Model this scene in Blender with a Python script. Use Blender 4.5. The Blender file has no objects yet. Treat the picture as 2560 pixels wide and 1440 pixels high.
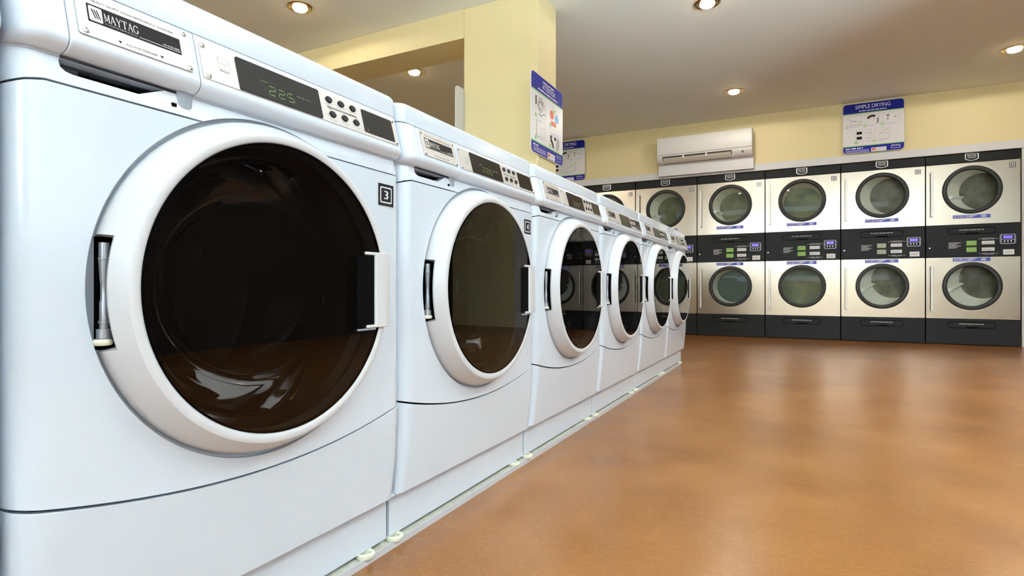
import bpy, bmesh, math, random
from math import sin, cos, pi, sqrt, radians
from mathutils import Vector, Matrix

random.seed(7)
S = bpy.context.scene
C = S.collection

# ------------------------------------------------------------------ camera, world, light, exposure
cam_d = bpy.data.cameras.new('camera')
cam = bpy.data.objects.new('camera', cam_d)
C.objects.link(cam)
cam.location = (0, 0, 0.59)
cam.rotation_euler = (radians(90), 0, 0.4753)
cam_d.sensor_width = 36
cam_d.lens = 1402.7 / 2560 * 36
cam_d.clip_start = 0.02
S.camera = cam

world = bpy.data.worlds.new('sky')
S.world = world
world.use_nodes = True
wn = world.node_tree.nodes['Background']
wn.inputs[0].default_value = (0.75, 0.88, 1.0, 1)
wn.inputs[1].default_value = 2.2

S.view_settings.view_transform = 'Standard'
S.view_settings.look = 'None'
S.view_settings.gamma = 1
S.view_settings.use_curve_mapping = False
S.view_settings.exposure = 0.37


def lamp(name, kind, loc, rot, energy, color, **kw):
    d = bpy.data.lights.new(name, kind)
    d.energy = energy
    d.color = color
    for k, v in kw.items():
        setattr(d, k, v)
    o = bpy.data.objects.new(name, d)
    C.objects.link(o)
    o.location = loc
    o.rotation_euler = rot
    return o


DAY = (0.64, 0.83, 1.0)
FILL = (0.70, 0.88, 1.0)
WARM = (1.0, 0.95, 0.87)
RX, NY, LX, CEIL, DY = 3.4, -6.0, -7.0, 2.66, 7.321      # right wall, near wall, left wall, ceiling, dryer wall
lamp('daylight_right_window', 'AREA', (RX - 0.02, -0.1, 1.60), (0, radians(90), 0), 4, DAY,
     shape='RECTANGLE', size=1.4, size_y=4.8)
lamp('daylight_near_window', 'AREA', (-1.5, NY + 0.02, 2.0), (radians(90), 0, 0), 230, DAY,
     shape='RECTANGLE', size=9.2, size_y=1.0)
# added fill lamps outside, throwing light up through the windows to brighten the ceiling
lamp('ceiling_fill_right', 'AREA', (RX + 2.1, -0.1, 0.05), (radians(180), 0, 0), 12500, FILL,
     shape='RECTANGLE', size=3.6, size_y=8)
lamp('ceiling_fill_near', 'AREA', (-1.5, NY - 2.1, 0.05), (radians(180), 0, 0), 115000, FILL,
     shape='RECTANGLE', size=12, size_y=3.6)
# ceiling lamps of the room that stand outside the frame (the visible ones carry their own light below)
for x, y, e in ((-0.61, 0.3, 6), (-0.61, 2.25, 22), (1.64, 0.3, 15), (1.64, 2.25, 95), (1.64, 4.28, 200), (-3.28, 0.8, 110)):
    lamp('ceiling_lamp_light', 'SPOT', (x, y, CEIL - 0.03), (0, 0, 0), e, WARM,
         spot_size=radians(140), spot_blend=0.9, shadow_soft_size=0.05)


# ------------------------------------------------------------------ materials
def mat(name, col, rough=0.5, metal=0.0, spec=0.5, coat=0.0, emit=None, estr=0.0, ior=1.5):
    m = bpy.data.materials.new(name)
    m.use_nodes = True
    b = m.node_tree.nodes['Principled BSDF']
    b.inputs['Base Color'].default_value = (*col, 1)
    b.inputs['Roughness'].default_value = rough
    b.inputs['Metallic'].default_value = metal
    b.inputs['Specular IOR Level'].default_value = spec
    b.inputs['IOR'].default_value = ior
    b.inputs['Coat Weight'].default_value = coat
    if emit:
        b.inputs['Emission Color'].default_value = (*emit, 1)
        b.inputs['Emission Strength'].default_value = estr
    return m


def nodes(m):
    return m.node_tree.nodes, m.node_tree.links, m.node_tree.nodes['Principled BSDF']


def add_noise_bump(m, scale, strength, dist=0.001, detail=3):
    n, l, b = nodes(m)
    t = n.new('ShaderNodeTexCoord')
    x = n.new('ShaderNodeTexNoise')
    x.inputs['Scale'].default_value = scale
    x.inputs['Detail'].default_value = detail
    k = n.new('ShaderNodeBump')
    k.inputs['Strength'].default_value = strength
    k.inputs['Distance'].default_value = dist
    l.new(t.outputs['Object'], x.inputs['Vector'])
    l.new(x.outputs['Fac'], k.inputs['Height'])
    l.new(k.outputs['Normal'], b.inputs['Normal'])


def add_noise_color(m, scale, c0, c1, lo=0.35, hi=0.65, stretch=(1, 1, 1), detail=4):
    n, l, b = nodes(m)
    t = n.new('ShaderNodeTexCoord')
    mp = n.new('ShaderNodeMapping')
    mp.inputs['Scale'].default_value = stretch
    x = n.new('ShaderNodeTexNoise')
    x.inputs['Scale'].default_value = scale
    x.inputs['Detail'].default_value = detail
    r = n.new('ShaderNodeValToRGB')
    r.color_ramp.elements[0].position = lo
    r.color_ramp.elements[1].position = hi
    r.color_ramp.elements[0].color = (*c0, 1)
    r.color_ramp.elements[1].color = (*c1, 1)
    l.new(t.outputs['Object'], mp.inputs['Vector'])
    l.new(mp.outputs['Vector'], x.inputs['Vector'])
    l.new(x.outputs['Fac'], r.inputs['Fac'])
    l.new(r.outputs['Color'], b.inputs['Base Color'])


def glass(name, tint, ior=1.5, rough=0.0, mixcol=(1, 1, 1)):
    """thin pane: clear straight through with a tint, mirror by Fresnel"""
    m = bpy.data.materials.new(name)
    m.use_nodes = True
    n, l = m.node_tree.nodes, m.node_tree.links
    n.clear()
    o = n.new('ShaderNodeOutputMaterial')
    mx = n.new('ShaderNodeMixShader')
    tr = n.new('ShaderNodeBsdfTransparent')
    gl = n.new('ShaderNodeBsdfGlossy')
    fr = n.new('ShaderNodeFresnel')
    fr.inputs['IOR'].default_value = ior
    tr.inputs['Color'].default_value = (*tint, 1)
    gl.inputs['Color'].default_value = (*mixcol, 1)
    gl.inputs['Roughness'].default_value = rough
    l.new(fr.outputs[0], mx.inputs[0])
    l.new(tr.outputs[0], mx.inputs[1])
    l.new(gl.outputs[0], mx.inputs[2])
    l.new(mx.outputs[0], o.inputs[0])
    return m


M = {}
M['white'] = mat('washer white enamel', (0.64, 0.70, 0.775), 0.22, coat=0.3)
M['ring'] = mat('door ring white plastic', (0.60, 0.60, 0.615), 0.3)
M['cream'] = mat('cream rubber', (0.74, 0.72, 0.56), 0.6)
M['black'] = mat('black plastic', (0.0015, 0.0015, 0.0018), 0.6, spec=0.04)
M['dark'] = mat('dark cavity plastic', (0.018, 0.018, 0.022), 0.6)
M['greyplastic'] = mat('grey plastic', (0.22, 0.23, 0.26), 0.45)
M['pin'] = mat('hinge pin metal', (0.42, 0.43, 0.46), 0.38, metal=0.7)
M['chrome'] = mat('screw chrome', (0.6, 0.58, 0.55), 0.22, metal=1)
M['plate'] = mat('brushed console plate', (0.58, 0.53, 0.49), 0.42, metal=0.45)
M['screen'] = mat('black display window', (0.014, 0.010, 0.007), 0.15, spec=0.2)
M['button'] = mat('black rubber button', (0.008, 0.008, 0.009), 0.45, spec=0.25)
M['print_dark'] = mat('dark print', (0.06, 0.05, 0.05), 0.6)
M['print_black'] = mat('black print', (0.010, 0.006, 0.006), 0.5, spec=0.15)
M['print_white'] = mat('white print', (0.78, 0.75, 0.72), 0.5)
M['print_grey'] = mat('grey print', (0.38, 0.36, 0.34), 0.6)
M['brown'] = mat('brown print', (0.05, 0.025, 0.018), 0.5)
M['led'] = mat('green led digits', (0.02, 0.05, 0.01), 0.4, emit=(0.25, 0.42, 0.06), estr=0.28)
M['led_dim'] = mat('dim led caption', (0.02, 0.03, 0.01), 0.4, emit=(0.25, 0.28, 0.06), estr=0.13)
M['sticker_black'] = mat('number sticker black', (0.012, 0.014, 0.020), 0.5, spec=0.2)
M['doorglass'] = glass('washer door dark glass', (0.14, 0.13, 0.125), ior=1.40)
M['drum'] = mat('washer drum steel', (0.42, 0.39, 0.36), 0.24, metal=1)
M['bowl'] = glass('inner glass bowl', (0.75, 0.75, 0.74), ior=1.45)
M['steel'] = mat('brushed dryer steel', (0.435, 0.355, 0.275), 0.27, metal=1)
add_noise_bump(M['steel'], 5.5, 0.2, 0.004, 1)
M['steel_edge'] = mat('bright steel edge', (0.78, 0.74, 0.67), 0.25, metal=1)
M['dryblack'] = mat('dryer black enamel', (0.012, 0.011, 0.011), 0.5, spec=0.16)
add_noise_color(M['dryblack'], 260, (0.007, 0.0065, 0.0065), (0.018, 0.0155, 0.014))
M['gasket'] = mat('dryer window gasket', (0.024, 0.022, 0.018), 0.5, spec=0.3)
M['dryglass'] = glass('dryer window glass', (0.88, 0.90, 0.83), ior=1.17)
M['drylin'] = mat('dryer drum liner', (0.90, 0.91, 0.87), 0.4)
M['dryback'] = mat('dryer drum perforated back', (0.20, 0.18, 0.14), 0.45, metal=0.3)
add_noise_color(M['dryback'], 9, (0.065, 0.056, 0.038), (0.135, 0.120, 0.088))
M['dryback_olive'] = mat('dryer drum olive back', (0.17, 0.16, 0.08), 0.4, metal=0.3)
add_noise_color(M['dryback_olive'], 6, (0.05, 0.05, 0.022), (0.12, 0.115, 0.055))
M['dryback_teal'] = mat('dryer drum dark back', (0.06, 0.075, 0.065), 0.3, metal=0.5)
M['handle'] = mat('pale handle bar', (0.82, 0.78, 0.72), 0.3, metal=0.25)
M['badge'] = mat('badge silver', (0.72, 0.69, 0.64), 0.3, metal=0.6)
M['green'] = mat('green label', (0.23, 0.42, 0.06), 0.5)
M['green_pale'] = mat('pale green label', (0.36, 0.40, 0.26), 0.5)
M['label_white'] = mat('white label', (0.80, 0.78, 0.75), 0.5)
M['violet'] = mat('violet screen', (0.10, 0.06, 0.35), 0.3, emit=(0.25, 0.14, 0.85), estr=0.55)
M['blue'] = mat('sign blue', (0.004, 0.007, 0.24), 0.45, spec=0.2)
M['blue_mid'] = mat('label blue', (0.05, 0.07, 0.42), 0.4)
M['lavender'] = mat('label lavender', (0.50, 0.46, 0.68), 0.45)
M['signwhite'] = mat('sign white', (0.70, 0.67, 0.66), 0.35)
M['signgreen'] = mat('sign green line', (0.25, 0.52, 0.13), 0.4)
M['red'] = mat('sign red', (0.62, 0.05, 0.02), 0.4)
M['orange'] = mat('sign orange', (0.70, 0.24, 0.03), 0.4)
M['skyblue'] = mat('sign light blue', (0.10, 0.38, 0.66), 0.4)
M['ac'] = mat('air conditioner plastic', (0.66, 0.63, 0.59), 0.4)
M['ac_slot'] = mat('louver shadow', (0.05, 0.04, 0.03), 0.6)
M['louver'] = mat('louver plastic', (0.55, 0.51, 0.43), 0.45)
M['trim'] = mat('white gloss trim paint', (0.63, 0.61, 0.60), 0.4)
M['wall'] = mat('pale yellow wall paint', (0.73, 0.61, 0.325), 0.6)
add_noise_bump(M['wall'], 160, 0.06, 0.001)
M['darkwall'] = mat('dark brown wall paint', (0.09, 0.07, 0.055), 0.6)
M['ceiling'] = mat('beige ceiling paint', (0.86, 0.88, 0.83), 0.7)
add_noise_bump(M['ceiling'], 160, 0.05, 0.001)
M['pad'] = mat('grey concrete pad', (0.42, 0.40, 0.33), 0.7)
add_noise_color(M['pad'], 60, (0.50, 0.48, 0.40), (0.60, 0.57, 0.48))
M['padface'] = mat('pad metal edge', (0.60, 0.60, 0.64), 0.4, metal=0.2)
M['bulb'] = mat('glowing bulb', (1, 0.8, 0.5), 0.4, emit=(1.0, 0.74, 0.36), estr=26)
M['reflector'] = mat('lamp reflector', (0.9, 0.72, 0.45), 0.16, metal=1)
M['paneframe'] = mat('window frame paint', (0.75, 0.74, 0.72), 0.4)
M['clear'] = glass('window pane', (0.96, 0.97, 0.97), ior=1.3)


def floor_material():
    m = mat('mottled terracotta floor tile', (0.42, 0.18, 0.07), 0.25, spec=0.5)
    n, l, b = nodes(m)
    t = n.new('ShaderNodeTexCoord')

    def noise(scale, detail, st=(1, 1, 1), dist=0.0, rough=0.6):
        mp = n.new('ShaderNodeMapping')
        mp.inputs['Scale'].default_value = st
        x = n.new('ShaderNodeTexNoise')
        x.inputs['Scale'].default_value = scale
        x.inputs['Detail'].default_value = detail
        x.inputs['Roughness'].default_value = rough
        x.inputs['Distortion'].default_value = dist
        l.new(t.outputs['Object'], mp.inputs['Vector'])
        l.new(mp.outputs['Vector'], x.inputs['Vector'])
        return x.outputs['Fac']

    def ramp(fac, stops):
        r = n.new('ShaderNodeValToRGB')
        e = r.color_ramp.elements
        while len(e) < len(stops):
            e.new(0.5)
        for k, (p, c) in enumerate(stops):
            e[k].position = p
            e[k].color = (*c, 1)
        l.new(fac, r.inputs['Fac'])
        return r.outputs['Color']

    def mix(a, bb, fac, mode='MIX'):
        x = n.new('ShaderNodeMix')
        x.data_type = 'RGBA'
        x.blend_type = mode
        if isinstance(fac, float):
            x.inputs[0].default_value = fac
        else:
            l.new(fac, x.inputs[0])
        for sock, v in ((6, a), (7, bb)):
            if isinstance(v, tuple):
                x.inputs[sock].default_value = (*v, 1)
            else:
                l.new(v, x.inputs[sock])
        return x.outputs[2]

    base = ramp(noise(2.2, 2, (1, 1, 1), 0.2), [(0.30, (0.168, 0.057, 0.0095)), (0.52, (0.227, 0.086, 0.018)), (0.70, (0.272, 0.114, 0.032))])
    light = ramp(noise(85, 5, (0.75, 1.2, 1), 1.8, 0.7), [(0.50, (0, 0, 0)), (0.74, (0.60, 0.60, 0.60))])
    dark = ramp(noise(70, 5, (0.7, 1.2, 1), 1.4, 0.7), [(0.50, (0, 0, 0)), (0.76, (0.50, 0.50, 0.50))])
    col = mix(base, (0.42, 0.215, 0.085), light)
    col = mix(col, (0.16, 0.052, 0.009), dark)
    # 12 inch tile joints
    sep = n.new('ShaderNodeSeparateXYZ')
    l.new(t.outputs['Object'], sep.inputs[0])

    def joint(sock, off):
        a = n.new('ShaderNodeMath'); a.operation = 'ADD'; a.inputs[1].default_value = off
        l.new(sock, a.inputs[0])
        p = n.new('ShaderNodeMath'); p.operation = 'PINGPONG'; p.inputs[1].default_value = 0.151
        l.new(a.outputs[0], p.inputs[0])
        c = n.new('ShaderNodeMath'); c.operation = 'LESS_THAN'; c.inputs[1].default_value = 0.0011
        l.new(p.outputs[0], c.inputs[0])
        return c.outputs[0]
    jx = joint(sep.outputs[0], -0.083 + 3.02)
    jy = joint(sep.outputs[1], -2.43 + 6.04)
    mx = n.new('ShaderNodeMath'); mx.operation = 'MULTIPLY'; mx.inputs[1].default_value = 0.35
    l.new(jy, mx.inputs[0])
    mm = n.new('ShaderNodeMath'); mm.operation = 'MAXIMUM'
    l.new(jx, mm.inputs[0]); l.new(mx.outputs[0], mm.inputs[1])
    brk = n.new('ShaderNodeMath'); brk.operation = 'MULTIPLY'
    l.new(mm.outputs[0], brk.inputs[0])
    l.new(ramp(noise(1.7, 2), [(0.42, (0.12,) * 3), (0.6, (0.75,) * 3)]), brk.inputs[1])
    col = mix(col, (0.16, 0.065, 0.02), brk.outputs[0])
    l.new(col, b.inputs['Base Color'])
    b.inputs['Roughness'].default_value = 0.28
    bp = n.new('ShaderNodeBump')
    bp.inputs['Strength'].default_value = 0.35
    bp.inputs['Distance'].default_value = 0.004
    l.new(noise(4.5, 2, (0.4, 1, 1)), bp.inputs['Height'])
    l.new(bp.outputs['Normal'], b.inputs['Normal'])
    return m


M['floor'] = floor_material()


# ------------------------------------------------------------------ mesh helpers
def finish(name, bm, mats, parent=None, smooth=35, bevel=None, loc=None):
    bmesh.ops.recalc_face_normals(bm, faces=bm.faces) if bevel is not None or True else None
    me = bpy.data.meshes.new(name)
    bm.to_mesh(me)
    bm.free()
    if not isinstance(mats, (list, tuple)):
        mats = [mats]
    for m in mats:
        me.materials.append(m)
    for p in me.polygons:
        p.use_smooth = True
    me.set_sharp_from_angle(angle=radians(smooth))
    o = bpy.data.objects.new(name, me)
    C.objects.link(o)
    if parent:
        o.parent = parent
    if loc:
        o.location = loc
    if bevel:
        b = o.modifiers.new('bevel', 'BEVEL')
        b.width = bevel
        b.segments = 2
        b.limit_method = 'ANGLE'
        b.angle_limit = radians(50)
        b.harden_normals = True
    return o


def tag(o, label=None, cat=None, group=None, kind=None):
    if label: o['label'] = label
    if cat: o['category'] = cat
    if group: o['group'] = group
    if kind: o['kind'] = kind
    return o


def thing(name, label, cat, loc=(0, 0, 0), group=None):
    o = bpy.data.objects.new(name, None)
    C.objects.link(o)
    o.empty_display_size = 0.1
    o.location = loc
    return tag(o, label, cat, group)


def box(bm, x0, x1, y0, y1, z0, z1, mi=0):
    vs = [bm.verts.new(p) for p in ((x0, y0, z0), (x1, y0, z0), (x1, y1, z0), (x0, y1, z0), (x0, y0, z1), (x1, y0, z1), (x1, y1, z1), (x0, y1, z1))]
    for f in ((0, 3, 2, 1), (4, 5, 6, 7), (0, 1, 5, 4), (1, 2, 6, 5), (2, 3, 7, 6), (3, 0, 4, 7)):
        bm.faces.new([vs[i] for i in f]).material_index = mi
    return vs


def newbox(name, dims, m, parent=None, bevel=None):
    bm = bmesh.new()
    box(bm, *dims)
    return finish(name, bm, m, parent, bevel=bevel)


def circle_pts(cy, cz, r, n=96, a0=0, a1=2 * pi, closed=True):
    k = n if closed else n + 1
    return [(cy + r * cos(a0 + (a1 - a0) * i / n), cz + r * sin(a0 + (a1 - a0) * i / n)) for i in range(k)]


def rrect(y0, y1, z0, z1, r, n=6):
    p = []
    for cy, cz, a in ((y1 - r, z1 - r, 0), (y0 + r, z1 - r, pi / 2), (y0 + r, z0 + r, pi), (y1 - r, z0 + r, 3 * pi / 2)):
        for i in range(n + 1):
            p.append((cy + r * cos(a + pi / 2 * i / n), cz + r * sin(a + pi / 2 * i / n)))
    return p


def slab(loops, thick, frame, cuts=(), fmap=None, bm=None, mi=0):
    """plate with holes: 2D loops (first is the outline) -> front at depth 0, back at depth -thick;
    frame(u, v, d) gives the 3D point"""
    own = bm is None
    b2 = bmesh.new()
    edges = []
    for lp in loops:
        vs = [b2.verts.new((u, v, 0)) for u, v in lp]
        for i in range(len(vs)):
            edges.append(b2.edges.new((vs[i], vs[(i + 1) % len(vs)])))
    bmesh.ops.triangle_fill(b2, edges=edges, use_beauty=True)
    for u in cuts:
        bmesh.ops.bisect_plane(b2, geom=b2.verts[:] + b2.edges[:] + b2.faces[:], plane_co=(u, 0, 0), plane_no=(1, 0, 0), dist=1e-6)
    ext = bmesh.ops.extrude_face_region(b2, geom=b2.faces[:])
    moved = [e for e in ext['geom'] if isinstance(e, bmesh.types.BMVert)]
    mset = set(moved)
    front = [v for v in b2.verts if v not in mset]
    for v in moved:
        v.co.z = -thick
    for v in b2.verts:
        u, w, d = v.co
        p = frame(u, w, d)
        if fmap:
            p = fmap(*p)
        v.co = p
    for f in b2.faces:
        f.material_index = mi
    if own:
        return b2
    me = bpy.data.meshes.new('tmp')
    b2.to_mesh(me)
    b2.free()
    bm.from_mesh(me)
    bpy.data.meshes.remove(me)
    return bm


def lathe_x(bm, prof, cy, cz, n=96, mi=0, shear=(0, 0), close=False):
    """revolve (r, x) about the x axis through (cy, cz); shear moves rings by (dy, dz) per metre of -x"""
    rings = []
    for r, x in prof:
        oy, oz = cy - shear[0] * x, cz - shear[1] * x
        rings.append([bm.verts.new((x, oy + r * cos(2 * pi * k / n), oz + r * sin(2 * pi * k / n))) for k in range(n)] if r > 1e-6 else [bm.verts.new((x, oy, oz))])
    prs = list(zip(rings, rings[1:])) + ([(rings[-1], rings[0])] if close else [])
    for a, b in prs:
        for k in range(n):
            j = (k + 1) % n
            if len(a) == 1:
                f = bm.faces.new((a[0], b[j], b[k]))
            elif len(b) == 1:
                f = bm.faces.new((a[k], a[j], b[0]))
            else:
                f = bm.faces.new((a[k], a[j], b[j], b[k]))
            f.material_index = mi
    return bm


_text = {}


def text_geo(s):
    if s not in _text:
        cu = bpy.data.curves.new('t', 'FONT')
        cu.body = s
        cu.resolution_u = 3
        o = bpy.data.objects.new('t', cu)
        C.objects.link(o)
        dg = bpy.context.evaluated_depsgraph_get()
        me = bpy.data.meshes.new_from_object(o.evaluated_get(dg))
        vs = [(v.co.x, v.co.y) for v in me.vertices]
        fs = [tuple(p.vertices) for p in me.polygons]
        bpy.data.objects.remove(o)
        bpy.data.curves.remove(cu)
        bpy.data.meshes.remove(me)
        _text[s] = (vs, fs)
    return _text[s]


class Art:
    """flat print: polygons in a (u, v) frame laid on a surface, one mesh, several inks"""

    def __init__(self, frame, step=0.0003, bm=None):
        self.bm = bm or bmesh.new()
        self.frame, self.step, self.mats = frame, step, []

    def mi(self, m):
        m = M[m] if isinstance(m, str) else m
        if m not in self.mats:
            self.mats.append(m)
        return self.mats.index(m)

    def poly(self, pts, m, layer=1):
        vs = [self.bm.verts.new(self.frame(u, v, layer * self.step)) for u, v in pts]
        f = self.bm.faces.new(vs)
        f.material_index = self.mi(m)

    def rect(self, u0, v0, u1, v1, m, layer=1, r=0):
        self.poly(rrect(u0, u1, v0, v1, r, 4) if r else [(u0, v0), (u1, v0), (u1, v1), (u0, v1)], m, layer)

    def plate(self, u0, v0, u1, v1, m, t, r=0, back=0.0):
        pts = rrect(u0, u1, v0, v1, r, 5) if r else [(u0, v0), (u1, v0), (u1, v1), (u0, v1)]
        a = [self.bm.verts.new(self.frame(u, v, 0)) for u, v in pts]
        b = [self.bm.verts.new(self.frame(u, v, -t)) for u, v in pts]
        k = self.mi(m)
        fs = [self.bm.faces.new(a), self.bm.faces.new(b[::-1])]
        for i in range(len(a)):
            j = (i + 1) % len(a)
            fs.append(self.bm.faces.new((a[i], b[i], b[j], a[j])))
        for f in fs:
            f.material_index = k

    def line(self, p, q, w, m, layer=1):
        dx, dy = q[0] - p[0], q[1] - p[1]
        L = sqrt(dx * dx + dy * dy) or 1
        nx, ny = -dy / L * w / 2, dx / L * w / 2
        self.poly([(p[0] + nx, p[1] + ny), (q[0] + nx, q[1] + ny), (q[0] - nx, q[1] - ny), (p[0] - nx, p[1] - ny)], m, layer)

    def path(self, pts, w, m, layer=1):
        for a, b in zip(pts, pts[1:]):
            self.line(a, b, w, m, layer)

    def frame_rect(self, u0, v0, u1, v1, w, m, layer=1):
        self.path([(u0, v0), (u1, v0), (u1, v1), (u0, v1), (u0, v0)], w, m, layer)

    def disc(self, u, v, r, m, layer=1, n=16):
        self.poly([(u + r * cos(2 * pi * i / n), v + r * sin(2 * pi * i / n)) for i in range(n)], m, layer)

    def arc(self, u, v, r, a0, a1, w, m, layer=1, n=12):
        self.path([(u + r * cos(a0 + (a1 - a0) * i / n), v + r * sin(a0 + (a1 - a0) * i / n)) for i in range(n + 1)], w, m, layer)

    def text(self, s, u0, v0, u1, v1, m, layer=2, shear=0.0):
        """text stretched to fill the box"""
        vs, fs = text_geo(s)
        xs, ys = [p[0] for p in vs], [p[1] for p in vs]
        ax, bx, ay, by = min(xs), max(xs), min(ys), max(ys)
        k = self.mi(m)
        out = []
        for x, y in vs:
            v = (y - ay) / (by - ay)
            out.append(self.bm.verts.new(self.frame(u0 + (u1 - u0) * (x - ax) / (bx - ax) + shear * v, v0 + (v1 - v0) * v, layer * self.step)))
        for f in fs:
            try:
                self.bm.faces.new([out[i] for i in f]).material_index = k
            except ValueError:
                pass

    def words(self, u0, v0, u1, v1, m, layer=2):
        """print too small to read: a row of letter-sized marks in word groups"""
        rnd = random.Random(int((u0 + u1) * 9973) + int(v0 * 7919))
        h = v1 - v0
        u = u0
        while u < u1 - h * 0.4:
            for _ in range(rnd.randint(3, 8)):
                w = h * rnd.uniform(0.45, 0.7)
                if u + w > u1:
                    break
                self.rect(u, v0, u + w, v0 + h * rnd.uniform(0.75, 1.0), m, layer)
                u += w + h * 0.16
            u += h * 0.5

    def done(self, name, parent=None):
        bm = self.bm
        me = bpy.data.meshes.new(name)
        bm.to_mesh(me)
        bm.free()
        for m in self.mats:
            me.materials.append(m)
        o = bpy.data.objects.new(name, me)
        C.objects.link(o)
        if parent:
            o.parent = parent
        return o


def copy_tree(o, parent=None):
    c = o.copy()
    C.objects.link(c)
    if parent:
        c.parent = parent
    for ch in list(o.children):
        copy_tree(ch, c)
    return c


# ------------------------------------------------------------------ the room
def structure(name, dims, m, bevel=None):
    return tag(newbox(name, dims, m, bevel=bevel), kind='structure')


T = 0.12
structure('floor', (LX - T, RX + T, NY - T, DY + 1.2, -0.1, 0.0), M['floor'])
structure('ceiling', (LX - T, RX + T, NY - T, DY + 1.2, CEIL, CEIL + 0.1), M['ceiling'])
structure('wall_left', (LX - T, LX, NY - T, DY + 1.2, 0, CEIL), M['wall'])
DX1 = 1.9595                     # right end of the dryer row
DW = 0.7793                      # one dryer stack
DN = 6
DX0 = DX1 - 6 * DW - 0.008       # left end of the recess
DTOP = 1.985
# far wall: a yellow face above and beside the recess that holds the dryers
bm = bmesh.new()
box(bm, LX, RX, DY, DY + 0.1, DTOP + 0.01, CEIL)
box(bm, DX1 + 0.012, RX, DY, DY + 0.1, 0, DTOP + 0.01)
box(bm, LX, DX0, DY, DY + 0.1, 0, DTOP + 0.01)
box(bm, LX, RX, DY + 1.0, DY + 1.1, 0, CEIL)
tag(finish('wall_far', bm, M['wall']), kind='structure')
structure('trim_1', (DX0 - 0.70, RX, DY - 0.022, DY - 0.001, DTOP + 0.004, 2.072), M['trim'], bevel=0.003)
structure('trim_2', (DX1 + 0.004, DX1 + 0.24, DY - 0.016, DY - 0.001, 0, DTOP + 0.003), M['trim'], bevel=0.003)
structure('trim_3', (-1.617, -0.497, DY - 0.085, DY - 0.023, 2.010, 2.150), M['trim'], bevel=0.004)


def wall_with_hole(name, axis, pos, a0, a1, h0, h1, lo, hi, m):
    bm = bmesh.new()
    t = T if pos > 0 else -T
    lo_, hi_ = sorted((pos, pos + t))
    segs = [(lo, a0, 0, CEIL), (a1, hi, 0, CEIL), (a0, a1, 0, h0), (a0, a1, h1, CEIL)]
    for s0, s1, z0, z1 in segs:
        if axis == 'x':
            box(bm, lo_, hi_, s0, s1, z0, z1)
        else:
            box(bm, s0, s1, lo_, hi_, z0, z1)
    return tag(finish(name, bm, m), kind='structure')


wall_with_hole('wall_right', 'x', RX, -2.5, 2.3, 0.9, 2.3, NY - T, DY, M['darkwall'])
wall_with_hole('wall_near', 'y', NY, -6.2, 3.2, 1.5, 2.5, LX, RX, M['wall'])


def window(name, axis, pos, a0, a1, z0, z1, n):
    bm = bmesh.new()
    w = 0.06
    sg = 1 if pos > 0 else -1

    def bar(s0, s1, zz0, zz1):
        if axis == 'x':
            box(bm, pos + sg * 0.03, pos + sg * 0.09, s0, s1, zz0, zz1)
        else:
            box(bm, s0, s1, pos + sg * 0.03, pos + sg * 0.09, zz0, zz1)
    bar(a0, a1, z0, z0 + w); bar(a0, a1, z1 - w, z1)
    for i in range(n + 1):
        c = a0 + (a1 - a0) * i / n
        c = min(max(c, a0 + w / 2), a1 - w / 2)
        bar(c - w / 2, c + w / 2, z0 + w, z1 - w)
    o = tag(finish(name, bm, M['paneframe']), kind='structure')
    bm = bmesh.new()
    if axis == 'x':
        box(bm, pos + sg * 0.055, pos + sg * 0.06, a0 + 0.01, a1 - 0.01, z0 + 0.01, z1 - 0.01)
    else:
        box(bm, a0 + 0.01, a1 - 0.01, pos + sg * 0.055, pos + sg * 0.06, z0 + 0.01, z1 - 0.01)
    finish('pane', bm, M['clear'], o)


window('window_1', 'x', RX, -2.5, 2.3, 0.9, 2.3, 3)
window('window_2', 'y', NY, -6.2, 3.2, 1.5, 2.5, 7)

# the pillar and the header beam between the two bays
PX0, PX1, PY0, PY1 = -2.223, -1.619, 3.540, 3.862
bm = bmesh.new()
box(bm, PX0, PX1, PY0, PY1, 0, CEIL)
tag(finish('wall_pillar', bm, M['wall'], bevel=0.004), kind='structure')
structure('wall_header', (LX, PX0, PY0, PY1, 2.446, CEIL), M['wall'])

# pad under the washers
PADX, PADY1 = -0.820, 4.435
bm = bmesh.new()
box(bm, -2.45, PADX - 0.004, -2.2, PADY1, 0, 0.013, 0)
box(bm, PADX - 0.004, PADX, -2.2, PADY1, 0, 0.0145, 1)
tag(finish('trim_4', bm, [M['pad'], M['padface']]), kind='structure')

# ------------------------------------------------------------------ washing machine
W = 0.70
XF, YL0 = -0.790, 0.3022
CY, CZ = 0.35, 0.590            # door centre
g = 0.003


def corner(y, r=0.030):
    d = min(y - g, W - g - y)
    if d >= r:
        return 0.0
    d = max(d, 0.0)
    return r - sqrt(max(r * r - (r - d) ** 2, 0))


YC = []
for k in range(1, 8):
    d = 0.030 * (1 - cos(pi / 2 * k / 7))
    YC += [g + d, W - g - d]


def smile(y):
    return 0.289 + (y - CY) ** 2 / 2.65


def seam(y):
    return 0.8375 - 0.012 * max(0, (0.03 - y) / 0.03)


fr_x = lambda u, v, d: (d, u, v)
fmap_corner = lambda x, y, z: (x - corner(y), y, z)

SLOPE0, SLOPE1 = (-0.007, 0.965), (0.015, 0.885)    # console face, local x at z


def slope_x(z):
    return SLOPE0[0] + (SLOPE0[1] - z) * (0.022 / 0.080)


SN = Vector((0.080, 0, 0.022)).normalized()


def console_frame(off):
    def f(u, v, d):
        return (slope_x(v) + SN.x * (d + off), u, v + SN.z * (d + off))
    return f


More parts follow.
